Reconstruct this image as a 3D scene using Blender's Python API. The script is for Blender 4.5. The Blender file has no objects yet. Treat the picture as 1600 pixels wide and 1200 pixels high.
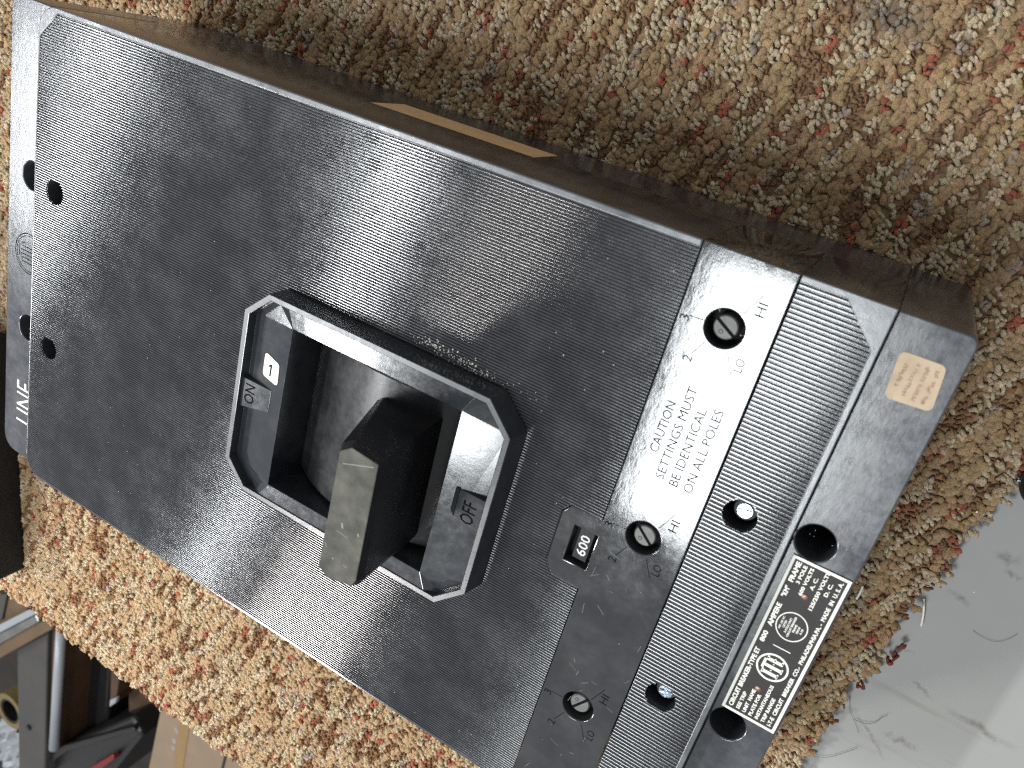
import bpy, bmesh, math, random
import numpy as np
from mathutils import Matrix, Vector
random.seed(7); rng = np.random.default_rng(7)
SC = bpy.context.scene
COL = SC.collection
ZT = 91.2                      # height of the breaker's top face above the carpet, in mm
MM = 0.001

# ------------------------------------------------------------------ camera
CAM_C = (0.3153434, 0.0385484, 0.2216425 + ZT * MM)
CAM_R = ((0.85401, 0.253866, -0.454114), (0.393823, -0.885817, 0.245422), (-0.339958, -0.388433, -0.856475))
cd = bpy.data.cameras.new('camera'); cam = bpy.data.objects.new('camera', cd); COL.objects.link(cam)
m = Matrix.Identity(4)
for i in range(3):
    m[i][0] = CAM_R[0][i]; m[i][1] = -CAM_R[1][i]; m[i][2] = -CAM_R[2][i]; m[i][3] = CAM_C[i]
cam.matrix_world = m
cd.sensor_width = 36; cd.lens = 29.063; cd.clip_start = 0.01; cd.clip_end = 50
cd.dof.use_dof = True; cd.dof.focus_distance = 0.335; cd.dof.aperture_fstop = 22
SC.camera = cam
SC.cycles.use_denoising = False      # the denoiser wipes out the fine ribs
SC.cycles.filter_width = 1.25

# ------------------------------------------------------------------ world and lamps (indoor: a pale ceiling and its lights)
w = bpy.data.worlds.new('World'); SC.world = w; w.use_nodes = True
bg = w.node_tree.nodes['Background']; bg.inputs[0].default_value = (0.95, 0.97, 1.0, 1); bg.inputs[1].default_value = 0.54
SC.view_settings.view_transform = 'Standard'; SC.view_settings.look = 'None'
SC.view_settings.exposure = 0; SC.view_settings.gamma = 1

def area_lamp(name, sx, sy, H, wx, wy, power, color, aim=None):
    """rectangular ceiling lamp, seen from the middle of the breaker's top at slope (sx, sy), H metres above it"""
    l = bpy.data.lights.new(name, 'AREA'); l.shape = 'RECTANGLE'; l.size = wx; l.size_y = wy
    l.energy = power; l.color = color
    o = bpy.data.objects.new(name, l); COL.objects.link(o)
    o.location = (0.20 + sx * H, -0.06 + sy * H, ZT * MM + H)
    if aim:
        d = Vector(aim) - o.location
        o.rotation_euler = d.to_track_quat('-Z', 'Y').to_euler()
    return o
H = 1.5
area_lamp('ceiling_lamp', (0.285 - 0.20) / H - 0.095, -0.36, H, 0.30, 0.62, 20, (0.93, 0.98, 1.0))
area_lamp('ceiling_lamp', (0.165 - 0.20) / H - 0.675, -0.36, H, 0.055, 0.66, 24, (0.95, 0.98, 1.0))
area_lamp('ceiling_lamp', (0.025 - 0.20) / H - 1.30, -0.34, H, 0.12, 0.62, 27, (0.95, 0.98, 1.0))
wl = area_lamp('work_lamp', -0.695, -1.23, 0.635, 0.16, 0.16, 1.7, (1.0, 0.95, 0.92), aim=(-0.04, -0.32, 0))
wl.data.spread = math.radians(66)

# ------------------------------------------------------------------ node helpers
def new_mat(name):
    mt = bpy.data.materials.new(name); mt.use_nodes = True
    nt = mt.node_tree
    return mt, nt, nt.nodes['Principled BSDF'], nt.links
def N(nt, typ, **kw):
    n = nt.nodes.new(typ)
    for k, v in kw.items():
        if k in n.inputs: n.inputs[k].default_value = v
        else: setattr(n, k, v)
    return n
def coords(nt, scale=(1, 1, 1), rot=(0, 0, 0)):
    tc = nt.nodes.new('ShaderNodeTexCoord'); mp = nt.nodes.new('ShaderNodeMapping')
    mp.inputs['Scale'].default_value = scale; mp.inputs['Rotation'].default_value = rot
    nt.links.new(tc.outputs['Object'], mp.inputs['Vector'])
    return mp.outputs['Vector']
def noise(nt, vec, scale, detail=4, rough=0.6):
    n = N(nt, 'ShaderNodeTexNoise'); n.inputs['Scale'].default_value = scale
    n.inputs['Detail'].default_value = detail; n.inputs['Roughness'].default_value = rough
    nt.links.new(vec, n.inputs['Vector'])
    return n.outputs['Fac']
def ramp(nt, fac, stops):
    r = nt.nodes.new('ShaderNodeValToRGB')
    e = r.color_ramp.elements
    while len(e) < len(stops): e.new(0.5)
    for i, (p, c) in enumerate(stops):
        e[i].position = p
        e[i].color = (c, c, c, 1) if not hasattr(c, '__len__') else (*c[:3], 1)
    nt.links.new(fac, r.inputs['Fac'])
    return r.outputs['Color']
def bump(nt, hs, bs):
    """hs: list of (height socket, distance, strength) chained"""
    prev = None
    for h, dist, st in hs:
        b = nt.nodes.new('ShaderNodeBump'); b.inputs['Distance'].default_value = dist; b.inputs['Strength'].default_value = st
        nt.links.new(h, b.inputs['Height'])
        if prev: nt.links.new(prev, b.inputs['Normal'])
        prev = b.outputs['Normal']
    nt.links.new(prev, bs.inputs['Normal'])

def phenolic(name, base=(0.020, 0.021, 0.024), r0=0.16, r1=0.38, lump=0.0, lumpscale=260, stretch=(1, 1, 1), rot=0, dust=0.03, spec=0.78, pits=0.3):
    mt, nt, bs, L = new_mat(name)
    v = coords(nt)
    n1 = noise(nt, v, 55, 6, 0.65); n2 = noise(nt, v, 420, 5, 0.6)
    mix = N(nt, 'ShaderNodeMath', operation='MULTIPLY_ADD'); mix.inputs[1].default_value = 0.6
    L.new(n1, mix.inputs[0]); 
    mm = N(nt, 'ShaderNodeMath', operation='MULTIPLY'); mm.inputs[1].default_value = 0.4; L.new(n2, mm.inputs[0]); L.new(mm.outputs[0], mix.inputs[2])
    L.new(ramp(nt, mix.outputs[0], [(0.35, r0), (0.65, r1)]), bs.inputs['Roughness'])
    d = tuple(min(1, b + dust) for b in base)
    L.new(ramp(nt, n1, [(0.42, base), (0.75, d)]), bs.inputs['Base Color'])
    bs.inputs['Specular IOR Level'].default_value = spec
    hs = []
    if lump:
        vs = coords(nt, stretch, (0, 0, rot))
        hs.append((noise(nt, vs, lumpscale, 3, 0.55), 0.0004, lump))
        hs.append((noise(nt, vs, lumpscale * 4.5, 3, 0.6), 0.0001, lump))
    hs.append((noise(nt, v, 1500, 3, 0.6), 0.00004, pits))
    bump(nt, hs, bs)
    return mt
def simple(name, col, rough=0.5, metal=0.0, var=0.15, scale=200, bumpd=0.0, spec=0.5, bscale=900):
    mt, nt, bs, L = new_mat(name)
    v = coords(nt); n = noise(nt, v, scale, 5, 0.6)
    lo = tuple(c * (1 - var) for c in col); hi = tuple(min(1, c * (1 + var)) for c in col)
    L.new(ramp(nt, n, [(0.3, lo), (0.7, hi)]), bs.inputs['Base Color'])
    bs.inputs['Roughness'].default_value = rough; bs.inputs['Metallic'].default_value = metal
    bs.inputs['Specular IOR Level'].default_value = spec
    if bumpd: bump(nt, [(noise(nt, v, bscale, 4, 0.6), bumpd, 0.6)], bs)
    return mt

M_cover = phenolic('black_phenolic_cover', r0=0.14, r1=0.28, lump=0.05, lumpscale=120, dust=0.02)
M_rib = phenolic('black_phenolic_ribs', base=(0.018, 0.019, 0.022), r0=0.07, r1=0.17, lump=0.03, lumpscale=70, dust=0.02, pits=0.14)
M_edge = phenolic('black_phenolic_rubbed_edge', base=(0.06, 0.066, 0.073), r0=0.18, r1=0.36, lump=0.08, lumpscale=200, dust=0.06)
M_trip = phenolic('black_phenolic_worn_smooth', base=(0.018, 0.019, 0.021), r0=0.05, r1=0.15, lump=0.045, lumpscale=300, stretch=(1.7, 0.75, 1), rot=0.5, dust=0.018, pits=0.10)
M_base = phenolic('black_phenolic_base', base=(0.026, 0.028, 0.033), r0=0.13, r1=0.30, lump=0.07, lumpscale=170, stretch=(1.7, 0.7, 1), rot=0.4, dust=0.03, pits=0.12)
M_bezel = phenolic('black_bakelite_bezel', base=(0.018, 0.020, 0.024), r0=0.08, r1=0.20, lump=0.04, lumpscale=170, dust=0.02, pits=0.12)
M_rim = phenolic('black_bakelite_rubbed_rim', base=(0.028, 0.031, 0.036), r0=0.26, r1=0.42, lump=0.04, lumpscale=200, dust=0.03, pits=0.12)
M_barrel = phenolic('black_bakelite_barrel', base=(0.009, 0.010, 0.011), r0=0.20, r1=0.38, lump=0.05, lumpscale=130, dust=0.016, pits=0.15, spec=0.55)
M_handle = phenolic('black_bakelite_handle', base=(0.008, 0.008, 0.009), r0=0.25, r1=0.45, lump=0.04, dust=0.006, spec=0.4, pits=0.15)
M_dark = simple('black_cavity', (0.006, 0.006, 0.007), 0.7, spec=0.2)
M_engrave = simple('engraved_black', (0.004, 0.004, 0.005), 0.85, spec=0.08)
M_worn = simple('worn_grey_handle_end', (0.060, 0.059, 0.047), 0.72, var=0.5, scale=130, spec=0.3, bumpd=0.0003)
M_nameplate = simple('black_painted_plate', (0.018, 0.015, 0.015), 0.55, var=0.25, scale=150, spec=0.3)
M_print = simple('cream_print', (0.74, 0.73, 0.66), 0.5, var=0.06)
M_white = simple('white_paint', (0.50, 0.51, 0.48), 0.55, var=0.12, scale=900)
M_label = simple('white_label', (0.66, 0.65, 0.58), 0.5, var=0.03)
M_tan = simple('tan_paper_label', (0.37, 0.28, 0.185), 0.6, var=0.12, scale=260)
M_tanside = simple('brown_paper_label', (0.52, 0.35, 0.18), 0.6, var=0.12, scale=160)
M_ink = simple('faded_ink', (0.26, 0.17, 0.12), 0.7, var=0.3, scale=900)
M_inkd = simple('black_ink', (0.012, 0.012, 0.012), 0.9, spec=0.08)
M_screw = simple('dull_plated_screw', (0.085, 0.085, 0.08), 0.5, 0.1, var=0.2, scale=500, bumpd=0.0001)
M_zinc = simple('bright_zinc_screw', (0.30, 0.36, 0.43), 0.24, 1.0, var=0.1, scale=700, bumpd=0.0002)
M_rivet = simple('brass_rivet', (0.20, 0.12, 0.09), 0.35, 0.6, var=0.3, scale=900)
M_dust = simple('pale_dust', (0.52, 0.51, 0.46), 0.9, var=0.2)
M_scr = simple('pale_scratch', (0.15, 0.145, 0.125), 0.7)
M_residue = simple('olive_residue', (0.038, 0.041, 0.034), 0.85, var=0.5, scale=900, bumpd=0.0004, spec=0.15)
M_scuff = None

# ------------------------------------------------------------------ object helpers
def meta(o, label=None, cat=None, group=None, kind=None):
    if label: o['label'] = label
    if cat: o['category'] = cat
    if group: o['group'] = group
    if kind: o['kind'] = kind
    return o
def empty(name, loc, label, cat, group=None):
    o = bpy.data.objects.new(name, None); COL.objects.link(o); o.location = loc
    o.empty_display_size = 0.02
    return meta(o, label, cat, group)
def link(name, me, mat, parent=None, smooth=False):
    mats = mat if isinstance(mat, (list, tuple)) else [mat]
    me.name = name
    me.materials.clear()
    for x in mats: me.materials.append(x)
    if smooth: me.polygons.foreach_set('use_smooth', [True] * len(me.polygons))
    o = bpy.data.objects.new(name, me); COL.objects.link(o)
    if parent:
        o.parent = parent
        p = parent; T = Matrix.Identity(4)
        while p: T = Matrix.Translation(p.location) @ T if p.type == 'EMPTY' else T; p = p.parent
        o.matrix_parent_inverse = T.inverted() if parent.type == 'EMPTY' else Matrix.Identity(4)
    return o
def pydata(name, vs, fs, mat, parent=None, smooth=False, world=False):
    """vertices in mm over the breaker's top face unless world"""
    me = bpy.data.meshes.new(name)
    me.from_pydata([(x * MM, y * MM, (z if world else z + ZT) * MM) for x, y, z in vs], [], fs)
    me.validate()
    bm = bmesh.new(); bm.from_mesh(me); bmesh.ops.recalc_face_normals(bm, faces=bm.faces); bm.to_mesh(me); bm.free()
    return link(name, me, mat, parent, smooth)
def curve_mesh(cu):
    o = bpy.data.objects.new('temporary_outline', cu); COL.objects.link(o)
    bpy.context.view_layer.update()
    me = bpy.data.meshes.new_from_object(o.evaluated_get(bpy.context.evaluated_depsgraph_get()))
    bpy.data.objects.remove(o); bpy.data.curves.remove(cu)
    return me
def circle(cx, cy, r, n=40):
    return [(cx + r * math.cos(2 * math.pi * i / n), cy + r * math.sin(2 * math.pi * i / n)) for i in range(n)]
def rounded(pts, radii, n=6):
    """polygon with rounded corners"""
    out = []; k = len(pts)
    for i, p in enumerate(pts):
        r = radii[i] if hasattr(radii, '__len__') else radii
        if r <= 0: out.append(p); continue
        a = Vector(pts[i - 1]) - Vector(p); b = Vector(pts[(i + 1) % k]) - Vector(p)
        a.normalize(); b.normalize()
        ang = a.angle(b); d = r / math.tan(ang / 2)
        A = Vector(p) + a * d; B = Vector(p) + b * d; P = Vector(p)
        for j in range(n + 1):
            t = j / n
            q = A * (1 - t) ** 2 + P * 2 * t * (1 - t) * 0.9 + B * t * t
            q += P * 0 ; s = (1 - t) ** 2 + 2 * t * (1 - t) * 0.9 + t * t
            out.append((q.x / s, q.y / s))
    return out
def plate(name, outer, holes, z0, z1, bevel, mat, parent=None, world=False):
    """flat plate with real through holes and rounded edges; mm, z over the top face"""
    cu = bpy.data.curves.new(name, 'CURVE'); cu.dimensions = '2D'; cu.fill_mode = 'BOTH'
    for loop in [outer] + list(holes):
        s = cu.splines.new('POLY'); s.points.add(len(loop) - 1); s.use_cyclic_u = True
        s.points.foreach_set('co', [c for x, y in loop for c in (x * MM, y * MM, 0, 1)])
    h = (z1 - z0) / 2
    cu.extrude = (h - bevel) * MM; cu.bevel_depth = bevel * MM; cu.bevel_resolution = 2; cu.offset = -bevel * MM
    me = curve_mesh(cu)
    me.transform(Matrix.Translation((0, 0, ((z0 + z1) / 2 + (0 if world else ZT)) * MM)))
    return link(name, me, mat, parent)
def text(name, body, h, wd, x, y, z, mat, parent, right=(0, 1), bold=0.0, depth=0.02, mtx=None, align=0.5):
    """lettering fitted to a cap height h and width wd (mm); x, y is its middle (align 0.5) or start (0), right its reading direction"""
    cu = bpy.data.curves.new(name, 'FONT'); cu.body = body; cu.size = h * 1.38 * MM
    cu.extrude = depth * MM; cu.resolution_u = 2; cu.offset = bold * MM
    me = curve_mesh(cu)
    co = np.empty(len(me.vertices) * 3); me.vertices.foreach_get('co', co); co = co.reshape(-1, 3)
    lo, hi = co.min(0), co.max(0)
    kx = wd * MM / (hi[0] - lo[0]); ky = h * MM / (hi[1] - lo[1])
    co[:, 0] = (co[:, 0] - lo[0]) * kx - align * wd * MM; co[:, 1] = (co[:, 1] - (hi[1] + lo[1]) / 2) * ky
    me.vertices.foreach_set('co', co.ravel())
    r = Vector((right[0], right[1], 0)).normalized(); u = Vector((-r.y, r.x, 0))
    T = Matrix(((r.x, u.x, 0, x * MM), (r.y, u.y, 0, y * MM), (0, 0, 1, (z + ZT) * MM), (0, 0, 0, 1)))
    me.transform(mtx if mtx else T)
    return link(name, me, mat, parent)
def bar2d(x0, y0, x1, y1, wdt, z0, z1):
    d = Vector((x1 - x0, y1 - y0)); d.normalize(); n = Vector((-d.y, d.x)) * wdt / 2
    q = [(x0 + n.x, y0 + n.y), (x1 + n.x, y1 + n.y), (x1 - n.x, y1 - n.y), (x0 - n.x, y0 - n.y)]
    return prism(q, z0, z1)
def prism(q, z0, z1):
    k = len(q)
    vs = [(x, y, z0) for x, y in q] + [(x, y, z1) for x, y in q]
    fs = [tuple(range(k))[::-1], tuple(range(k, 2 * k))] + [(i, (i + 1) % k, k + (i + 1) % k, k + i) for i in range(k)]
    return vs, fs
def join(parts):
    vs, fs = [], []
    for v, f in parts:
        b = len(vs); vs += v; fs += [tuple(i + b for i in x) for x in f]
    return vs, fs
def bevel_mesh(o, wdt, seg=2, ang=0.5):
    bm = bmesh.new(); bm.from_mesh(o.data)
    es = [e for e in bm.edges if len(e.link_faces) == 2 and e.calc_face_angle(0) > ang]
    bmesh.ops.bevel(bm, geom=es, offset=wdt * MM, segments=seg, affect='EDGES', profile=0.5, clamp_overlap=True)
    bm.to_mesh(o.data); bm.free()
    return o
def lathe(name, cx, cy, prof, mat, parent, n=36, world=False):
    vs, fs = [], []
    for r, z in prof:
        for i in range(n):
            a = 2 * math.pi * i / n; vs.append((cx + r * math.cos(a), cy + r * math.sin(a), z))
    for j in range(len(prof) - 1):
        for i in range(n):
            fs.append((j * n + i, j * n + (i + 1) % n, (j + 1) * n + (i + 1) % n, (j + 1) * n + i))
    fs.append(tuple(range(n))); fs.append(tuple(range((len(prof) - 1) * n, len(prof) * n)))
    return pydata(name, vs, fs, mat, parent, world=world)

# ------------------------------------------------------------------ setting: floor below the table, table, carpet
def slab(name, x0, x1, y0, y1, z0, z1, mat, parent=None, bev=0.0, rot=0.0, world=True):
    cx, cy = (x0 + x1) / 2, (y0 + y1) / 2; c, s = math.cos(rot), math.sin(rot)
    q = [(cx + (x - cx) * c - (y - cy) * s, cy + (x - cx) * s + (y - cy) * c) for x, y in ((x0, y0), (x1, y0), (x1, y1), (x0, y1))]
    o = pydata(name, *prism(q, z0, z1), mat, parent, world=world)
    if bev: bevel_mesh(o, bev)
    return o
M_floor = simple('dark_floor', (0.016, 0.011, 0.008), 0.6, var=0.4, scale=20)
meta(slab('floor', -2500, 1500, -3200, 1500, -770, -760, M_floor), kind='structure')

def table_mat():
    mt, nt, bs, L = new_mat('white_scuffed_laminate')
    v = coords(nt, (1, 1, 1), (0, 0, 0.5)); vs = coords(nt, (0.35, 3.0, 1), (0, 0, -0.75))
    a = noise(nt, v, 9, 6, 0.6); b = noise(nt, vs, 26, 5, 0.62)
    c1 = ramp(nt, a, [(0.3, (0.25, 0.25, 0.235)), (0.7, (0.29, 0.292, 0.283))])
    mx = N(nt, 'ShaderNodeMix', data_type='RGBA', blend_type='MULTIPLY'); mx.inputs['Factor'].default_value = 1
    L.new(c1, mx.inputs['A']); L.new(ramp(nt, b, [(0.58, (1, 1, 1)), (0.72, (0.84, 0.80, 0.73))]), mx.inputs['B'])
    L.new(mx.outputs['Result'], bs.inputs['Base Color']); bs.inputs['Roughness'].default_value = 0.45
    bs.inputs['Specular IOR Level'].default_value = 0.2
    return mt
TB = empty('table', (0.2, 0.1, -0.76), 'white scuffed table whose bare top shows beside the carpet offcut', 'table')
slab('table_top', -700, 1100, -418, 800, -38, -7.5, table_mat(), TB, bev=2)
M_leg = simple('grey_table_leg', (0.2, 0.2, 0.2), 0.5)
for lx in (-640, 1040):
    for ly in (-360, 740): slab('leg', lx - 20, lx + 20, ly - 20, ly + 20, -760, -38.2, M_leg, TB)

def scuff_mat():
    mt, nt, bs, L = new_mat('brown_scuff')
    v = coords(nt, (1, 1, 1)); n = noise(nt, v, 260, 5, 0.7)
    tc = nt.nodes.new('ShaderNodeUVMap'); sep = nt.nodes.new('ShaderNodeSeparateXYZ')
    L.new(tc.outputs[0], sep.inputs[0])
    e1 = N(nt, 'ShaderNodeMath', operation='PINGPONG'); e1.inputs[1].default_value = 0.5; L.new(sep.outputs['Y'], e1.inputs[0])
    e2 = N(nt, 'ShaderNodeMath', operation='PINGPONG'); e2.inputs[1].default_value = 0.5; L.new(sep.outputs['X'], e2.inputs[0])
    mu = N(nt, 'ShaderNodeMath', operation='MULTIPLY'); L.new(e1.outputs[0], mu.inputs[0]); L.new(e2.outputs[0], mu.inputs[1])
    m2 = N(nt, 'ShaderNodeMath', operation='MULTIPLY'); L.new(mu.outputs[0], m2.inputs[0]); L.new(ramp(nt, n, [(0.35, 0.0), (0.7, 1.0)]), m2.inputs[1])
    m3 = N(nt, 'ShaderNodeMath', operation='MULTIPLY'); m3.inputs[1].default_value = 2.6; m3.use_clamp = True; L.new(m2.outputs[0], m3.inputs[0])
    L.new(m3.outputs[0], bs.inputs['Alpha']); bs.inputs['Base Color'].default_value = (0.15, 0.125, 0.09, 1); bs.inputs['Roughness'].default_value = 0.7
    return mt
M_scuff = scuff_mat()
def scuff(x0, y0, x1, y1, wd):
    k = 8; vs, fs, uv = [], [], []
    d = Vector((x1 - x0, y1 - y0)).normalized(); n = Vector((-d.y, d.x))
    for i in range(k + 1):
        t = i / k; wob = random.uniform(-0.3, 0.3) * wd
        for s in (-1, 1):
            vs.append((x0 + (x1 - x0) * t + n.x * (s * wd / 2 + wob), y0 + (y1 - y0) * t + n.y * (s * wd / 2 + wob), -7.42)); uv.append((t, (s + 1) / 2))
    for i in range(k): fs.append((2 * i, 2 * i + 1, 2 * i + 3, 2 * i + 2))
    o = pydata('scuff_mark', vs, fs, M_scuff, TB, world=True)
    ul = o.data.uv_layers.new(name='UVMap')
    for lp in o.data.loops: ul.data[lp.index].uv = uv[lp.vertex_index]

# world -> pixel of the 1600 x 1200 photograph, used only to skip carpet loops far outside the view
RA = np.array(CAM_R); CA = np.array(CAM_C)
def to_px(P):
    c = (P - CA) @ RA.T
    return 800 + 1291.7 * c[:, 0] / c[:, 2], 600 + 1291.7 * c[:, 1] / c[:, 2], c[:, 2]
def from_px(pts, z):
    """mm on the plane z (mm over the carpet) seen at those pixels: layout measuring only"""
    pts = np.array(pts, float); d = np.c_[(pts[:, 0] - 800) / 1291.7, (pts[:, 1] - 600) / 1291.7, np.ones(len(pts))] @ RA
    t = (z * MM - CA[2]) / d[:, 2]
    return (CA + d * t[:, None]) * 1000
for (a, b, wd) in (((1425, 1060), (1460, 1095), 2.4), ((1470, 1098), (1590, 1175), 4.2), ((1375, 1145), (1440, 1170), 4), ((1478, 920), (1520, 946), 3.2), ((1550, 862), (1598, 884), 6), ((1565, 892), (1600, 905), 3), ((1410, 1015), (1432, 1022), 1.6), ((1335, 1110), (1385, 1190), 2.0)):
    P = from_px([a, b], -7.4); scuff(P[0][0], P[0][1], P[1][0], P[1][1], wd)

# carpet: backing sheet with a ragged outline and a loop pile of yarn tufts
CARPET = empty('carpet', (0.1, -0.1, -0.0072), 'multicoloured tan loop pile carpet offcut under the circuit breaker', 'carpet')
redge = [(-1000, 361), (-260, 362), (-207, 365), (-195, 366), (-175, 367.5), (-164, 367), (-150, 370), (-138, 370), (-115, 373), (-102, 376.5), (-82, 376.5), (-70, 380), (-58, 384), (0, 392), (300, 420)]
def edge_x(y): return np.interp(y, [a for a, b in redge], [b for a, b in redge])
outer = [(-420, -424), (340, -424)] + [(b - 2 + random.uniform(-.8, .8), a) for a, b in redge[1:]] + [(420, 320), (-420, 320)]
def carpet_mat():
    mt, nt, bs, L = new_mat('loop_pile_yarn')
    at = nt.nodes.new('ShaderNodeAttribute'); at.attribute_name = 'yarn'
    v = coords(nt); n = noise(nt, v, 1500, 3, 0.7)
    mx = N(nt, 'ShaderNodeMix', data_type='RGBA', blend_type='MULTIPLY'); mx.inputs['Factor'].default_value = 1
    L.new(at.outputs['Color'], mx.inputs['A']); L.new(ramp(nt, n, [(0.3, 0.62), (0.7, 1.06)]), mx.inputs['B'])
    L.new(mx.outputs['Result'], bs.inputs['Base Color']); bs.inputs['Roughness'].default_value = 0.85
    bs.inputs['Specular IOR Level'].default_value = 0.15
    bs.inputs['Sheen Weight'].default_value = 0.25; bs.inputs['Sheen Roughness'].default_value = 0.5
    bump(nt, [(noise(nt, v, 850, 4, 0.8), 0.0014, 0.9), (noise(nt, v, 2400, 3, 0.7), 0.0007, 0.8)], bs)
    return mt
M_yarn = carpet_mat()
M_back = simple('carpet_backing', (0.24, 0.155, 0.085), 0.95, var=0.5, scale=500, bumpd=0.001, spec=0.1)
plate('backing', outer, [], -7.2, -2.5, 0.5, M_back, CARPET, world=True)
def make_pile():
    th = math.radians(21); d = np.array([math.sin(th), math.cos(th)]); e = np.array([math.cos(th), -math.sin(th)])
    rs, cs = 2.75, 2.15
    pal = {'tan': (0.48, 0.31, 0.148), 'cream': (0.70, 0.55, 0.345), 'cara': (0.33, 0.15, 0.052), 'rust': (0.44, 0.11, 0.045), 'grey': (0.47, 0.37, 0.275)}
    rows = []
    for k in range(-260, 260):
        s = -700.0 + random.random() * 4; run = 0; c = 'tan'
        while s < 560:
            if run <= 0:
                c = random.choices(['tan', 'cream', 'cara', 'rust', 'grey'], [33, 31, 21, 9, 6])[0]
                run = {'tan': random.randint(3, 8), 'cream': random.randint(2, 6), 'cara': random.randint(3, 7), 'rust': random.randint(1, 3), 'grey': random.randint(1, 3)}[c]
            rows.append((k * rs, s, c)); s += cs; run -= 1
    K = np.array([r[0] for r in rows]); S = np.array([r[1] for r in rows])
    Cc = np.array([pal[r[2]] for r in rows]); kind = np.array([{'tan': 0, 'cream': 1, 'cara': 2, 'rust': 3, 'grey': 4}[r[2]] for r in rows])
    wob = 0.7 * np.sin(S * 0.13 + K * 1.7) + 0.5 * np.sin(S * 0.31 + K * 3.1)
    X = 100 + e[0] * (K + wob) + d[0] * S + rng.normal(0, .35, len(K)); Y = -100 + e[1] * (K + wob) + d[1] * S + rng.normal(0, .35, len(K))
    keep = (X < edge_x(Y) + rng.normal(0, .7, len(X))) & (Y > -427 + rng.normal(0, 1.0, len(X))) & (X > -410) & (Y < 310)
    keep &= ~((X > -22) & (X < 338) & (Y < -2.5) & (Y > -207))
    px, py, zz = to_px(np.c_[X, Y, 0 * X] * MM)
    keep &= (zz > 0.05) & (px > -110) & (px < 1710) & (py > -110) & (py < 1310)
    X, Y, Cc, kind = X[keep], Y[keep], Cc[keep], kind[keep]; n = len(X)
    # dirty patch
    st = np.exp(-(((X - 282) / 11) ** 2 + ((Y - 71) / 5.5) ** 2)); Cc = Cc * (1 - 0.75 * st[:, None]) + 0.75 * st[:, None] * np.array((0.10, 0.08, 0.085))
    # template lobe
    seg, rings = 6, 3
    tv = [(0, 0, 1.0)]
    for j in range(1, rings + 1):
        a = math.pi * j / (rings + 1)
        for i in range(seg): tv.append((math.sin(a) * math.cos(2 * math.pi * i / seg), math.sin(a) * math.sin(2 * math.pi * i / seg), math.cos(a)))
    tv.append((0, 0, -1.0)); tv = np.array(tv); nv = len(tv)
    tf = [(0, 1 + i, 1 + (i + 1) % seg) for i in range(seg)]
    for j in range(rings - 1):
        for i in range(seg):
            a, b = 1 + j * seg + i, 1 + j * seg + (i + 1) % seg; c, dd = b + seg, a + seg
            tf += [(a, dd, c), (a, c, b)]
    tf += [(nv - 1, 1 + (rings - 1) * seg + (i + 1) % seg, 1 + (rings - 1) * seg + i) for i in range(seg)]
    tf = np.array(tf)
    V, F, A = [], [], []; base = 0
    for lobe in range(2):
        tan, cre, car = kind == 0, kind == 1, kind == 2
        L = np.select([tan, cre, car], [2.0, 1.35, 1.25], 1.45) * rng.uniform(.75, 1.3, n)
        W = np.select([tan, cre, car], [1.45, 0.95, 0.62], 1.0) * rng.uniform(.8, 1.25, n); Hh = np.select([tan, cre, car], [1.25, 1.55, 1.5], 1.4) * rng.uniform(.85, 1.2, n)
        across = np.select([cre, car], [rng.random(n) < .75, rng.random(n) < .6], rng.random(n) < .3)
        yaw = math.pi / 2 - th + rng.normal(0, .35, n) + np.where(across, 1.2, 0.0) + np.where(car, 0.5 * (1 - 2 * lobe), 0); tilt = rng.normal(0, np.where(tan, .2, .4), n)
        off = (lobe - .5) * rng.uniform(0.8, 1.9, n)
        along = rng.normal(0, .55, n)
        cx = X + e[0] * off + d[0] * along; cy = Y + e[1] * off + d[1] * along; cz = -1.75 + rng.normal(0, .4, n) + np.select([tan, cre, car], [-.05, .22, -.25], 0.0)
        P = tv[None] * np.stack([L, W, Hh], 1)[:, None]
        P = P * (1 + rng.normal(0, .18, (n, nv, 1)))
        ct, s_ = np.cos(tilt)[:, None], np.sin(tilt)[:, None]
        x = P[..., 0] * ct + P[..., 2] * s_; z = -P[..., 0] * s_ + P[..., 2] * ct; y = P[..., 1]
        cw, sw = np.cos(yaw)[:, None], np.sin(yaw)[:, None]
        Q = np.stack([cx[:, None] + x * cw - y * sw, cy[:, None] + x * sw + y * cw, cz[:, None] + z], -1)
        V.append(Q.reshape(-1, 3)); F.append((tf[None] + (np.arange(n) * nv)[:, None, None]).reshape(-1, 3) + base); base += n * nv
        col = Cc * rng.uniform(.84, 1.16, (n, 1)) * rng.uniform(.95, 1.05, (n, 3))
        A.append(np.repeat(np.c_[col, np.ones(n)], nv, 0))
    V = np.concatenate(V) * MM; F = np.concatenate(F); A = np.concatenate(A)
    me = bpy.data.meshes.new('pile'); me.vertices.add(len(V)); me.vertices.foreach_set('co', V.astype(np.float32).ravel())
    me.loops.add(F.size); me.loops.foreach_set('vertex_index', F.astype(np.int32).ravel())
    me.polygons.add(len(F)); me.polygons.foreach_set('loop_start', np.arange(0, F.size, 3, dtype=np.int32)); me.polygons.foreach_set('loop_total', np.full(len(F), 3, np.int32))
    me.update(calc_edges=True)
    at = me.attributes.new('yarn', 'FLOAT_COLOR', 'POINT'); at.data.foreach_set('color', A.astype(np.float32).ravel())
    o = link('pile', me, M_yarn, CARPET, smooth=True); o['kind'] = 'stuff'
    print('tufts', n, 'triangles', len(F))
make_pile()

# ------------------------------------------------------------------ the circuit breaker
CB = empty('circuit_breaker', (0.16, -0.105, 0.0), 'large black ribbed circuit breaker with grey ended toggle handle, lying on the carpet', 'circuit breaker')
W = 209.6
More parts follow.
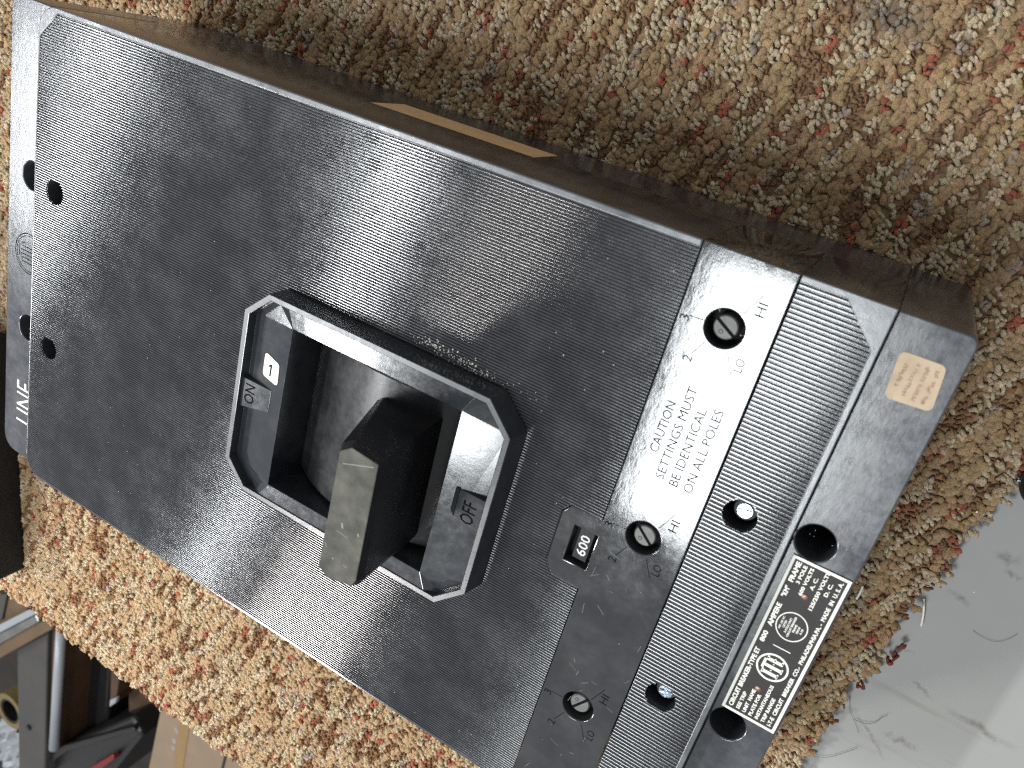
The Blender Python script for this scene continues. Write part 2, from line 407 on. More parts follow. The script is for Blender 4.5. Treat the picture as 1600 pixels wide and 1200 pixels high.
# base
def base_block(x0, x1, holes, rad):
    return plate('end_flange', rounded([(x0, -1.0), (x0, -W + 1.0), (x1, -W + 1.0), (x1, -1.0)], rad), holes, -91.2, -5.6, 0.5, M_base, CB)
slab('base', -0.2, 320.5, -W + 0.6, -0.5, 0.0, 40.8, M_base, CB, bev=0.8)
base_block(-24.2, -0.3, [circle(-9.0, -70, 6.0), circle(-9.0, -140, 6.0)], [6, 9, 0.5, 0.5])
base_block(320.45, 340.6, [circle(326.9, -70, 5.6), circle(326.9, -140, 5.6)], [0.5, 0.5, 3, 3])
# near-black discs painted in for the shade deep in the through holes
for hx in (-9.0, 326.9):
    for hy in (-70, -140): lathe('mounting_hole_shade', hx, hy, [(7.2, -91.0), (7.2, -89.5)], M_dark, CB, 24)

# main ribbed cover
def arc_corner(x, y, r, a0, a1, n=8):
    return [(x + r * math.cos(math.radians(a0 + (a1 - a0) * i / n)), y + r * math.sin(math.radians(a0 + (a1 - a0) * i / n))) for i in range(n + 1)]
XC = 268.7
tab = [(XC, -91.2), (258.2, -91.2), (255.6, -94.6), (255.6, -113.6), (258.9, -118.0), (XC, -118.0)]
outl = [(XC, 0)] + arc_corner(9.5, -9.5, 9.5, 90, 180) + arc_corner(9.5, -W + 9.5, 9.5, 180, 270) + [(XC, -W)] + tab[::-1]
chole = [circle(12.7, -70, 5.0), circle(12.7, -140, 5.0)]
bez_hole = [(133, -72.5), (133, -137.5), (229, -137.5), (229, -72.5)]
plate('cover', outl, chole + [bez_hole], -49.6, -0.55, 0.15, M_cover, CB)
bord = [(XC, 0)] + arc_corner(9.5, -9.5, 9.5, 90, 180) + [(0, -W + 9.5), (0.9, -W + 9.5), (0.9, -12.2), (10.5, -2.3), (XC, -2.3)]
plate('cover_border', bord, [], -1.6, 0, 0.5, M_edge, CB)
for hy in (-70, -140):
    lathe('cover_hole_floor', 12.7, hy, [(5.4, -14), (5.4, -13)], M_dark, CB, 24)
    lathe('cover_hole_screw', 12.7, hy, [(3.4, -12.9), (3.4, -11.6), (2.4, -10.9)], M_screw, CB, 20)

def isect(poly, y):
    xs = []
    for i in range(len(poly)):
        (x0, y0), (x1, y1) = poly[i - 1], poly[i]
        if (y0 - y) * (y1 - y) < 0: xs.append(x0 + (x1 - x0) * (y - y0) / (y1 - y0))
    return sorted(xs)
def make_ribs(poly, cuts, pitch, depth, parent, holes):
    """raised parallel ribs, cut out round openings; one mesh"""
    ys = [p[1] for p in poly]; y = max(ys) - pitch * 0.5; vs, fs = [], []
    prof = [(-0.50, 0.0), (-0.40, 0.0), (-0.345, 0.82), (-0.30, 0.915), (-0.15, 0.98), (0.0, 1.0), (0.15, 0.98), (0.30, 0.915), (0.345, 0.82), (0.40, 0.0), (0.50, 0.0)]
    while y > min(ys) + pitch * 0.4:
        xs = isect(poly, y + 1e-4); iv = [(xs[i], xs[i + 1]) for i in range(0, len(xs) - 1, 2)]
        ex = []
        for cx, cy, r in holes:
            if abs(y - cy) < r: h = math.sqrt(r * r - (y - cy) ** 2); ex.append((cx - h, cx + h))
        for c in cuts:
            q = isect(c, y + 1e-4)
            if len(q) >= 2: ex.append((q[0], q[-1]))
        for a, b in ex:
            nv = []
            for p, q in iv:
                if b <= p or a >= q: nv.append((p, q))
                else:
                    if a > p: nv.append((p, a))
                    if b < q: nv.append((b, q))
            iv = nv
        hh = depth * random.uniform(0.93, 1.0)
        for p, q in iv:
            if q - p < 0.3: continue
            k = max(1, int((q - p) / random.uniform(25, 45))); b0 = len(vs); m = len(prof)
            for i in range(k + 1):
                x = p + (q - p) * i / k; dz = random.gauss(0, 0.003)
                for t, hz in prof: vs.append((x, y + t * pitch, -0.56 + (hh + 0.15 + dz) * hz))
            for i in range(k):
                for j in range(m - 1): fs.append((b0 + i * m + j, b0 + (i + 1) * m + j, b0 + (i + 1) * m + j + 1, b0 + i * m + j + 1))
            for e0 in (b0, b0 + k * m):       # end caps with their own vertices, so that the ridge shades straight to its end
                c0 = len(vs); vs += [vs[e0 + j] for j in range(m)]
                fs.append(tuple(c0 + j for j in range(m)) if e0 == b0 else tuple(c0 + j for j in range(m))[::-1])
        y -= pitch
    me = bpy.data.meshes.new('ribbing')
    me.from_pydata([(x * MM, yy * MM, (z + ZT) * MM) for x, yy, z in vs], [], fs)
    fl = [len(f) == 4 for f in fs]
    o = link('ribbing', me, M_rib, parent); me.polygons.foreach_set('use_smooth', fl)
    if me.polygons[0].normal.z < 0: me.flip_normals()
    o['kind'] = 'stuff'
    return o
bez_base = [(128.0, -74.5), (136.5, -64.6), (226.3, -64.6), (237.0, -74.5), (237.0, -135.5), (226.3, -145.4), (136.5, -145.4), (127.0, -135.5)]
rib_poly = [(XC, -2.4), (10.6, -2.4), (1.0, -12.3), (1.0, -W + 9.5)] + arc_corner(9.5, -W + 9.5, 8.6, 180, 270) + [(XC, -W + 0.9)]
make_ribs(rib_poly, [bez_base, [(270, -91), (258.0, -91), (255.4, -94.4), (255.4, -113.8), (258.7, -118.2), (270, -118.2)]], 1.0, 0.41, CB, [(12.7, -70, 5.1), (12.7, -140, 5.1)])

# trip unit strip with its three dials and the rating window
X1, X2 = 269.0, 295.6
tr = [(X1, 0), (X1, -91.0), (258.2, -91.4), (255.8, -94.7), (255.8, -113.5), (259.0, -117.8), (X1, -117.8), (X1, -W), (X2, -W), (X2, 0)]
dials = [(282.4, -20.6), (282.4, -90.4), (282.4, -160.0)]
win = [(261.0, -97.2), (261.0, -110.5), (269.2, -110.5), (269.2, -97.2)]
plate('trip_unit', tr, [circle(x, y, 5.5, 48) for x, y in dials] + [win], -49.6, 0.0, 0.35, M_trip, CB)
slab('rating_window_floor', 260, 270.2, -111.5, -96, ZT - 6.0, ZT - 5.0, M_dark, CB)
rb = slab('rating_tag', 263.2, 268.0, -108.6, -97.3, ZT - 4.9, ZT - 0.9, M_trip, CB, bev=0.15)
text('lettering', '600', 3.3, 7.4, 265.6, -103.2, -0.88, M_white, CB, bold=0.05, depth=0.03)
angs = [(-0.62 * 1, 0), (-0.60, 0), (0.70, 0)]
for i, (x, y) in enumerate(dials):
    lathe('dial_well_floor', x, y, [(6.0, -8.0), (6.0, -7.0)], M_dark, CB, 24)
    h = lathe('adjustment_screw', x, y, [(2.6, -6.9), (3.45, -6.9), (3.45, -2.1), (3.1, -1.75)], M_screw, CB, 40)
    ang = (2.62, 2.46, 0.97)[i]; c, s = math.cos(ang), math.sin(ang)
    # slot: dark groove lying in the head
    v, f = bar2d(x - 3.42 * c, y - 3.42 * s, x + 3.42 * c, y + 3.42 * s, 0.95, -1.9, -1.72)
    pydata('slot', v, f, M_engrave, h)
    nx, ny = (-s, c); lathe('index_dot', x + 1.75 * nx, y + 1.75 * ny, [(0.62, -1.8), (0.62, -1.70)], M_engrave, h, 16); lathe('index_dot', x + 1.75 * nx, y + 1.75 * ny, [(0.46, -1.75), (0.46, -1.68)], M_screw, h, 16)
    ls = [bar2d(x + 3.3, y + 5.4, x + 6.3, y + 12.0, 0.24, -0.05, 0.012), bar2d(x - 5.9, y + 0.2, x - 10.2, y - 0.1, 0.24, -0.05, 0.012),
          bar2d(x - 3.6, y - 5.3, x - 6.0, y - 10.0, 0.24, -0.05, 0.012), bar2d(x + 3.0, y - 5.6, x + 6.2, y - 11.4, 0.24, -0.05, 0.012)]
    pydata('dial_marks', *join(ls), M_engrave, CB)
    for s_, dx, dy in (('3', -11.3, -1.0), ('2', -6.6, -11.6), ('LO', 7.3, -8.0), ('HI', 7.3, 8.3)):
        text('lettering', s_, 2.7, 1.7 if len(s_) == 1 else 3.8, x + dx, y + dy, 0.01, M_engrave, CB, bold=0.0)
for s_, lx, ly, tw in (('CAUTION', 276.1, -54.3, 16.6), ('SETTINGS MUST', 280.4, -54.6, 30.2), ('BE IDENTICAL', 284.9, -57.2, 25.6), ('ON ALL POLES', 289.4, -56.4, 27.4)):
    text('lettering', s_, 2.8, tw, lx, ly, 0.01, M_engrave, CB, bold=0.0)

# ribbed end cover
X3a, X3 = 296.0, 320.3
sh = [(305.5, -70), (305.5, -140)]
plate('end_cover', [(X3a, 0), (X3a, -W), (X3, -W), (X3, 0)], [circle(x, y, 5.0) for x, y in sh], -49.6, -0.55, 0.15, M_cover, CB)
plate('end_cover_border', [(X3a, 0), (X3a, -1.8), (308.2, -1.8), (318.5, -12.2), (318.5, -W + 12.2), (308.2, -W + 1.8), (X3a, -W + 1.8), (X3a, -W), (X3, -W), (X3, 0)], [], -1.6, 0, 0.3, M_edge, CB)
make_ribs([(X3a + 0.2, -1.9), (X3a + 0.2, -W + 1.9), (308.2, -W + 1.9), (318.4, -W + 12.3), (318.4, -12.3), (308.2, -1.9)], [], 1.32, 0.41, CB, [(x, y, 5.1) for x, y in sh])
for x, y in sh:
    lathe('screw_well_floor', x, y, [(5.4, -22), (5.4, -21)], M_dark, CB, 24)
    sc = lathe('cover_screw', x + 0.6, y + 0.6, [(3.5, -20.9), (3.5, -5.6), (3.2, -5.0), (2.2, -4.4)], M_screw, CB, 28)
    pts = []
    for k in range(16):
        a = 2 * math.pi * k / 16; r = 2.3 if k % 4 in (0, 1) else 1.55
        pts.append((x + 0.6 + r * math.cos(a + .4), y + 0.6 + r * math.sin(a + .4)))
    pydata('cross_recess', *join([prism(circle(x + 0.6, y + 0.6, 2.25, 20), -4.42, -3.9), bar2d(x - 1.3, y + 0.1, x + 2.5, y + 1.1, 0.7, -3.95, -3.45), bar2d(x + 0.1, y + 2.5, x + 1.1, y - 1.3, 0.7, -3.95, -3.5)]), M_zinc, sc)

# nameplate on the right flange
zp = -5.6
NP = plate('nameplate', [(322.9, -75.7), (322.9, -134.4), (339.9, -134.4), (339.9, -75.7)], [], zp, zp + 0.45, 0.05, M_nameplate, CB)
zt = zp + 0.46
plate('nameplate_border', [(323.0, -75.8), (323.0, -134.3), (339.8, -134.3), (339.8, -75.8)], [[(323.85, -76.65), (323.85, -133.45), (338.95, -133.45), (338.95, -76.65)]], zt - 0.03, zt + 0.03, 0.0, M_print, NP)
def npt(s_, h, wd, x, y, bold=0.06, align=0.5): return text('lettering', s_, h, wd, x, y, zt, M_print, NP, bold=bold, align=align, depth=0.02)
for s_, y0, y1 in (('CIRCUIT BREAKER-TYPE ET', -132.6, -109.1), ('800', -106.6, -102.6), ('AMPERE', -100.5, -92.1), ('"KM"', -89.6, -85.8), ('FRAME', -84.1, -77.2)):
    npt(s_, 1.5, y1 - y0, 325.25, (y0 + y1) / 2, 0.07)
for k, (s_, tw) in enumerate((('SEE TRIP', 7.0), ('UNIT  NAME', 9.3), ('PLATE FOR', 8.6), ('INSTANTANEOUS', 13.6), ('TRIP RANGE', 9.7))):
    npt(s_, 1.12, tw, 327.5 + 2.0 * k, -132.5, 0.045, 0)
for s_, x, y, tw in (('3 POLE', 327.2, -80.6, 6.3), ('600 VOLTS', 329.1, -82.1, 9.6), ('A. C.', 331.2, -81.6, 4.3), ('125/250 VOLTS', 333.3, -83.0, 13.6), ('D. C.', 335.3, -81.4, 4.5)):
    npt(s_, 1.12, tw, x, y, 0.045)
npt('I-T-E  CIRCUIT  BREAKER  CO.-  PHILADELPHIA.PA. -  MADE  IN  U. S. A.', 1.25, 55.2, 337.55, -105.0, 0.05)
# oval maker's emblem: ring with three tall serif letters
def ring(cx, cy, rx, ry, wd, n=40):
    vs = []; fs = []
    for i in range(n):
        a = 2 * math.pi * i / n
        for k in (0, 1): vs.append((cx + (rx - wd * k) * math.cos(a), cy + (ry - wd * k) * math.sin(a), zt + 0.02))
    for i in range(n): j = (i + 1) % n; fs.append((2 * i, 2 * j, 2 * j + 1, 2 * i + 1))
    return vs, fs
cx, cy = 331.2, -113.2
def b2(u0, v0, u1, v1, wd, z=None):      # u reading direction (+Y), v up (-X)
    return bar2d(cx - v0, cy + u0, cx - v1, cy + u1, wd, (zt if z is None else z) - 0.005, (zt if z is None else z) + 0.03)
def emblem(z):
    L = [b2(-2.3, -2.4, -2.3, 2.3, 1.05, z), b2(0, -2.9, 0, 2.2, 1.05, z), b2(2.3, -2.4, 2.3, 2.4, 1.05, z)]
    L += [b2(-3.1, -2.3, -1.4, -2.3, .45, z), b2(-3.1, 2.3, -1.4, 2.3, .45, z), b2(-0.9, -2.9, 0.9, -2.9, .4, z), b2(-1.35, 2.7, 2.0, 2.7, .75, z),
          b2(2.3, 2.2, 3.3, 2.2, .5, z), b2(2.3, -2.2, 3.4, -2.2, .5, z), b2(2.3, 0.1, 3.2, 0.1, .5, z)]
    return L
pydata('emblem', *join([ring(cx, cy, 4.75, 4.75, .55)] + emblem(zt) + [b2(-1.3, .0, -1.0, .0, .4), b2(1.0, .0, 1.3, .0, .4)]), M_print, NP)
pydata('divider_line', *bar2d(328.6, -105.8, 333.9, -105.8, 0.28, zt - .005, zt + 0.03), M_print, NP)
cx, cy = 331.0, -97.6
pydata('listing_ring', *ring(cx, cy, 4.55, 4.9, .3), M_print, NP)
for k, (s_, tw) in enumerate((('UND.  LAB.  INC.', 4.6), ('LISTED', 2.6), ('3-POLE UNIT', 5.4), ('CIRCUIT BREAKER', 7.4), ('FRAME', 2.8), ('ISSUE', 2.4), ('4-20', 2.0))):
    npt(s_, 0.62, tw, 327.95 + 1.0 * k, -97.6, 0.02)
for rx, ry in ((330.6, -86.6), (330.4, -122.3)): lathe('rivet', rx, ry, [(1.0, zt - .1), (0.95, zt + 0.12), (0.6, zt + 0.3), (0.2, zt + .36)], M_rivet, NP, 18)

# tan square sticker with faded stamp on the right flange
ST = plate('inspection_sticker', rounded([(324.9, -10.4), (326.1, -23.4), (337.9, -22.6), (336.3, -10.2)], 1.8), [], zp, zp + 0.12, 0.02, M_tan, CB)
smu = []
for r_, (x, y0, y1) in enumerate(((327.6, -19.6, -13.2), (330.1, -21.3, -12.6), (332.6, -21.6, -12.4), (335.0, -21.5, -12.4))):
    y = y0
    while y < y1:
        l = random.uniform(.5, 1.0)
        if random.random() < .82:
            t = random.uniform(-.25, .25)
            smu.append(bar2d(x + t - .5, y + .3, x + t + .45, y + random.uniform(.2, .5), random.uniform(.25, .6), zp + .1, zp + .135))
            smu.append(bar2d(x + t + random.uniform(-.5, .5), y, x + t + random.uniform(-.5, .5), y + l, .25, zp + .1, zp + .137))
        y += l * 0.95
pydata('faded_stamp', *join(smu), M_ink, ST)
# paper label on the long side wall
pydata('side_label', *(lambda q: ([(x, 0.02, z) for x, z in q] + [(x, -0.3, z) for x, z in q], [(0, 1, 2, 3), (7, 6, 5, 4), (0, 4, 5, 1), (1, 5, 6, 2), (2, 6, 7, 3), (3, 7, 4, 0)]))([(131.5, -34), (130.4, -57), (195.9, -60), (197.4, -38)]), M_tanside, CB)

# painted word on the left flange, half hidden under the cover, and the moulded emblem
text('painted_lettering', 'LINE', 11.5, 21.5, -9.6, -179.4, -5.57, M_white, CB, bold=-0.06, depth=0.04)
cx, cy = -9.6, -105.0
zf = -5.59
def ringz(rx, ry, wd, z):
    v, f = ring(cx, cy, rx, ry, wd); return [(a, b, z) for a, b, c in v], f
EM = [b2(a, b_, c, d_, .35, zf) for a, b_, c, d_ in ((-4.4, -4, -4.4, 4.6), (-2.6, -4, -2.6, 4.6), (-4.4, 4.6, -2.6, 4.6), (-.9, -5, -.9, 5.4), (.9, -5, .9, 5.4), (-2.2, 6.4, 3.2, 6.4), (-2.2, 5.4, -.9, 5.4), (2.6, -4, 2.6, 4.6), (4.2, 3.2, 4.2, 4.8), (2.6, 4.8, 4.2, 4.8))]
pydata('moulded_emblem', *join([ringz(9.3, 9.3, .4, zf + .02), ringz(8.2, 8.2, .3, zf + .02)] + EM), M_engrave, CB)

# ------------------------------------------------------------------ handle bezel, barrel and handle
zr, zo, zl = 9.3, 8.7, 5.2
oct_b = [(126.9, -74.6), (136.3, -64.6), (226.3, -64.6), (236.9, -74.6), (236.9, -135.5), (226.3, -145.6), (136.3, -145.6), (126.9, -135.5)]
oct_t = [(126.3, -74.6), (136.0, -65.3), (225.5, -65.3), (235.5, -74.9), (235.5, -135.2), (225.5, -144.9), (136.3, -144.9), (126.6, -135.2)]
oct_i = [(128.5, -75.6), (136.9, -67.4), (224.6, -67.4), (233.4, -75.8), (233.4, -134.4), (224.6, -142.8), (137.1, -142.8), (128.7, -134.3)]
op = [(147.8, -73.9), (217.0, -73.9), (217.0, -137.1), (147.8, -137.1)]
vs = [(x, y, -0.45) for x, y in oct_b] + [(x, y, zr) for x, y in oct_t] + [(x, y, zr) for x, y in oct_i] + [(x, y, zl if i in (0, 3, 4, 7) else zl + .3) for i, (x, y) in enumerate(oct_i)]
hip = [(144.4, -67.4, 8.6), (220.3, -67.4, 8.6), (220.3, -142.8, 8.9), (144.4, -142.8, 8.9)]
vs += hip + [(x, y, zo if i < 2 else 8.5) for i, (x, y) in enumerate(op)] + [(x, y, -26) for x, y in op]
o_h, o_o, o_d = 32, 36, 40
fs = []
for i in range(8):
    j = (i + 1) % 8
    fs.append((i, j, 8 + j, 8 + i)); fs.append((8 + i, 8 + j, 16 + j, 16 + i))
    if i not in (1, 5): fs.append((16 + i, 16 + j, 24 + j, 24 + i))
# inner walls of the two long sides, stepped to the strip
fs += [(17, 25, o_h), (17, o_h, o_h + 1, 18), (18, o_h + 1, 26), (21, 29, o_h + 2), (21, o_h + 2, o_h + 3, 22), (22, o_h + 3, 30)]
# strips, hips and end panels
fs += [(o_h, o_o, o_o + 1, o_h + 1), (o_h + 2, o_o + 2, o_o + 3, o_h + 3)]
fs += [(25, o_o, o_h), (26, o_h + 1, o_o + 1), (29, o_o + 2, o_h + 2), (30, o_h + 3, o_o + 3)]
fs += [(24, 31, o_o + 3, o_o), (24, o_o, 25), (31, 30, o_o + 3), (27, o_o + 1, o_o + 2, 28), (27, 26, o_o + 1), (28, o_o + 2, 29)]
for i in range(4): j = (i + 1) % 4; fs.append((o_o + i, o_o + j, o_d + j, o_d + i))
bz = pydata('handle_bezel', vs, fs, [M_bezel, M_rim], CB)
for pg in bz.data.polygons:       # the flat rim is rubbed paler than the rest of the bezel
    if pg.normal.z > 0.9 and pg.center.z > (ZT + 9.25) * MM: pg.material_index = 1
bevel_mesh(bz, 0.28, 2, 0.12)
def panel_z(x): return zl + (zo - zl) * ((x - 128.6) / (147.8 - 128.6) if x < 180 else (233.4 - x) / (233.4 - 217.0))
# raised legend pads
pad = pydata('on_pad', *prism([(128.3, -100.8), (128.3, -112.6), (142.0, -109.6), (142.0, -100.6)], 4.0, 7.75), M_bezel, bz); bevel_mesh(pad, .15)
text('lettering', 'ON', 4.7, 7.6, 132.5, -106.2, 7.77, M_engrave, pad, bold=0.06)
vs_, fs_ = prism([(223.2, -100.2), (223.2, -111.0), (233.5, -111.0), (233.5, -100.2)], 5.0, 7.65)
pad = pydata('off_pad', vs_, fs_, M_bezel, bz); bevel_mesh(pad, .12)
pydata('pad_recess_edge', *prism([(221.7, -100.0), (221.7, -108.6), (223.2, -110.6), (223.2, -100.0)], 6.0, 7.95), M_dark, bz)
text('lettering', 'OFF', 5.2, 8.2, 228.1, -107.1, 7.67, M_engrave, pad, bold=0.06)
# small white number sticker on the sloping panel
q = rounded([(136.0, -87.6), (136.2, -96.7), (144.7, -97.6), (144.1, -89.2)], 1.5)
nq = len(q); vs_ = [(x, y, panel_z(x) + .02) for x, y in q] + [(x, y, panel_z(x) + .22) for x, y in q]
sk = pydata('number_sticker', vs_, [tuple(range(nq))[::-1], tuple(range(nq, 2 * nq))] + [(i, (i + 1) % nq, nq + (i + 1) % nq, nq + i) for i in range(nq)], M_label, bz)
sl = (zo - zl) / (147.8 - 128.6); nm = math.sqrt(1 + sl * sl)
T = Matrix(((1 / nm, 0.0, 0, 139.9 * MM), (0, 1, 0, -93.3 * MM), (sl / nm, 0, 1, (panel_z(139.9) + .25 + ZT) * MM), (0, 0, 0, 1)))
v_, f_ = join([bar2d(0.25, -2.3, 0.25, 2.3, 0.75, 0, .03), bar2d(-1.0, 1.15, 0.3, 2.1, 0.6, 0, .034)])
me_ = bpy.data.meshes.new('numeral'); me_.from_pydata([(a * MM, b * MM, c * MM) for a, b, c in v_], [], f_); me_.transform(T); link('numeral', me_, M_inkd, sk)

# rotating barrel under the opening
R, bx, bz0 = 60.0, 185.0, -56.0
vs, fs = [], []; na = 30
for k in range(na + 1):
    t = math.radians(-42 + 74 * k / na)
    for yy in (-75.6, -77.0, -134.6, -136.0):
        r = R - (1.0 if yy in (-75.6, -136.0) else 0)
        vs.append((bx + r * math.sin(t), yy, bz0 + r * math.cos(t)))
for k in range(na):
    for j in range(3): fs.append((4 * k + j, 4 * k + j + 1, 4 * k + 4 + j + 1, 4 * k + 4 + j))
nb = len(vs)
for k in range(na + 1):
    t = math.radians(-42 + 74 * k / na)
    for yy in (-75.6, -136.0): vs.append((bx + (R - 7) * math.sin(t), yy, bz0 + (R - 7) * math.cos(t)))
for k in range(na):
    fs.append((4 * k, 4 * k + 4, nb + 2 * k + 2, nb + 2 * k)); fs.append((4 * k + 3, 4 * k + 7, nb + 2 * k + 3, nb + 2 * k + 1))
fs.append((0, 1, 2, 3, nb + 1, nb)); fs.append((4 * na + 3, 4 * na + 2, 4 * na + 1, 4 * na, nb + 2 * na, nb + 2 * na + 1))
br = pydata('handle_barrel', vs, fs, M_barrel, CB, smooth=True)
br.data.set_sharp_from_angle(angle=math.radians(35))
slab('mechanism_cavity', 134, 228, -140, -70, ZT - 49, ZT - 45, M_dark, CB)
# handle: tapering paddle leaning to OFF
bot = [(180.5, -85.2), (207.0, -84.6), (207.5, -133.5), (184.0, -134.5)]
top = [(197.3, -84.2), (201.6, -81.2), (212.6, -82.2), (213.9, -124.8), (212.6, -127.6), (202.4, -130.0), (198.0, -127.4)]
bot7 = [(180.5, -87.0), (182.5, -85.0), (206.6, -84.2), (207.6, -130.8), (206.8, -133.2), (188.0, -134.6), (183.6, -132.6)]
z_b, z_t = -4.0, 42.5
def lerp(a, b, t): return a + (b - a) * t
vs = []
zs = [(0.0, 0.0), (0.93, 0.0), (1.0, 1.0)]
for (t, sh_) in zs:
    for (x0, y0), (x1, y1) in zip(bot7, top):
        x, y = lerp(x0, x1, t), lerp(y0, y1, t)
        if sh_: x = 205.8 + (x - 205.8) * 0.90; y = -105.5 + (y + 105.5) * 0.965
        vs.append((x, y, lerp(z_b, z_t, t)))
k = 7
fs = [tuple(range(k))[::-1]] + [(r * k + i, r * k + (i + 1) % k, (r + 1) * k + (i + 1) % k, (r + 1) * k + i) for r in range(2) for i in range(k)]
hd = pydata('handle', vs, fs, M_handle, CB)
bevel_mesh(hd, 0.5, 2, 0.3)
tp = vs[2 * k:3 * k]
hv = [(x, y, z + .01) for x, y, z in tp] + [(205.8 + (x - 205.8) * .97, -105.5 + (y + 105.5) * .99, z + .35) for x, y, z in tp]
ht = pydata('handle_end', hv, [tuple(range(k))[::-1], tuple(range(k, 2 * k))] + [(i, (i + 1) % k, k + (i + 1) % k, k + i) for i in range(k)], M_worn, hd)
bevel_mesh(ht, .2, 2)
hs = []
for x0_, y0_, x1_, y1_, wd_ in ((200.0, -88.5, 210.5, -84.6, .35), (204.0, -107.5, 204.6, -109.2, .7), (210.2, -108.0, 210.6, -109.0, .6), (202.5, -111.0, 207.0, -111.4, .2), (203.0, -121.0, 203.8, -121.2, .4), (207.5, -121.2, 209.0, -121.4, .3), (199.5, -117.0, 200.5, -118.5, .3)):
    hs.append(bar2d(x0_, y0_, x1_, y1_, wd_, z_t + .30, z_t + .37))
for v, f in hs: pydata('scratch', v, f, M_scr, ht)
ht['label'] = 'worn grey end face of the handle'

# residue marks and dust on the cover
def blob(cx, cy, rx, ry, z, n=22, rag=.25):
    q = [(cx + rx * math.cos(2 * math.pi * i / n) * (1 + random.uniform(-rag, rag)), cy + ry * math.sin(2 * math.pi * i / n) * (1 + random.uniform(-rag, rag))) for i in range(n)]
    return prism(q, z - .03, z + .012)
for cx_, cy_, rx, ry in ((158.6, -5.2, 2.9, 1.5), (161.0, -13.2, 2.7, 1.8), (164.6, -26.6, 1.3, 1.0), (163.0, -29.0, 1.6, .9), (163.3, -33.0, 2.0, .9), (167.7, -37.0, 3.8, 1.4), (166.6, -43.6, 3.5, 1.0)):
    bl = pydata('residue_patch', *blob(cx_, cy_, rx, ry, -0.05), M_residue, CB)
sp = []
def speck(x, y, z, r):
    a = random.random() * 6.28
    q = [(x + r * math.cos(a + k * 1.57) * random.uniform(.5, 1.2), y + r * math.sin(a + k * 1.57) * random.uniform(.5, 1.2)) for k in range(4)]
    return prism(q, z - .05, z + r * random.uniform(.3, .8))
for i in range(150):
    t = random.random() ** 1.3; sp.append(speck(193 + 26 * t + random.gauss(0, 2), -60.6 - 2.2 * t + random.gauss(0, 1.1) , 0.0, random.uniform(.08, .3)))
for i in range(60): sp.append(speck(random.uniform(150, 240), -62.5 + random.gauss(0, 1.3), 0, random.uniform(.06, .2)))
for i in range(260): sp.append(speck(random.uniform(4, 318), random.uniform(-205, -4), 0.0, random.uniform(.05, .2)))
for i in range(60): sp.append(speck(random.uniform(322, 339), random.uniform(-74, -3), -5.6, random.uniform(.04, .12)))
sp = [s for s in sp if not (126 < s[0][0][0] < 238 and -146 < s[0][0][1] < -64.5)]
dd = pydata('dust_specks', *join(sp), M_dust, CB); dd['kind'] = 'stuff'
# scratches on the trip unit strip
sc_ = [bar2d(277.3, -11.5, 279.6, -16.6, .22, -.05, .008)]
for i in range(26):
    x, y, a = random.uniform(271, 294), random.uniform(-205, -98), random.uniform(0, 3.1); l = random.uniform(1.0, 4)
    sc_.append(bar2d(x, y, x + l * math.cos(a), y + l * math.sin(a), random.uniform(.06, .14), -.05, .008))
for v, f in sc_: pydata('scratch', v, f, M_scr, CB)

# ------------------------------------------------------------------ things around the breaker
M_bbox = phenolic('black_rubbery_box', base=(0.008, 0.008, 0.009), r0=0.5, r1=0.7, dust=0.006, spec=0.25)
BX = empty('black_box', (-0.21, -0.31, 0), 'matte black box standing on the carpet at the left edge of the photograph', 'box')
def quad_block(name, q, z0, z1, mat, parent, bev):
    o = pydata(name, *prism(q, z0, z1), mat, parent, world=True); bevel_mesh(o, bev, 3); return o
qb = [(-127.3, -394), (-146.3, -219), (-300, -236), (-281, -411)]
quad_block('body', qb, -1.5, 70, M_bbox, BX, 3)
qs = [(-127.6, -394.4), (-146.0, -218.6), (-300.4, -235.6), (-281.4, -411.4)]
quad_block('lid', qs, 71.0, 92, M_bbox, BX, 3)

KN = empty('rubber_foot', (0.3855, -0.053, 0.0), 'small black rounded rubber foot at the right edge where the carpet corner ends', 'foot')
o = lathe('foot_body', 386.8, -54.5, [(1.5, -1.0), (6.3, -1.0), (7.0, 1.0), (7.0, 5.5), (6.0, 8.5), (3.5, 10.3), (0.5, 10.8)], simple('black_rubber', (0.012, 0.012, 0.016), 0.4, spec=0.35), KN, 32, world=True)
o.data.polygons.foreach_set('use_smooth', [True] * len(o.data.polygons)); o.data.set_sharp_from_angle(angle=0.9)
lathe('clear_stud', 379.6, -55.8, [(0.3, -1.0), (1.0, 0.4), (0.9, 2.2), (0.3, 2.8)], M_zinc, KN, 14, world=True)

def fibre(px, z, r, mat, label, name='loose_fibre'):
    P = from_px(px, z); pts = [Vector((p[0], p[1], z + random.uniform(0, .5))) * MM for p in P]
    cu = bpy.data.curves.new(name, 'CURVE'); cu.dimensions = '3D'; cu.bevel_depth = r * MM; cu.bevel_resolution = 1; cu.resolution_u = 4
    s = cu.splines.new('NURBS'); s.points.add(len(pts) - 1); s.use_endpoint_u = True; s.order_u = 3
    for q, p in zip(s.points, pts): q.co = (*p, 1)
    meta(link(name, curve_mesh(cu), mat), label, 'fibre', 'loose fibres shed along the carpet edge')
M_hair = simple('dark_hair', (0.05, 0.045, 0.04), 0.6); M_clear = simple('pale_plastic_strand', (0.62, 0.60, 0.55), 0.25, spec=0.6); M_rust = simple('rust_yarn', (0.13, 0.03, 0.015), 0.9)
fibre([(1348, 915), (1345, 925), (1338, 935)], 1.2, .5, M_clear, 'short thick clear plastic strand on the carpet by the nameplate corner')
fibre([(1443, 935), (1445, 955), (1439, 977)], -6.0, .45, M_clear, 'clear plastic strand sticking out of the carpet edge over the white table')
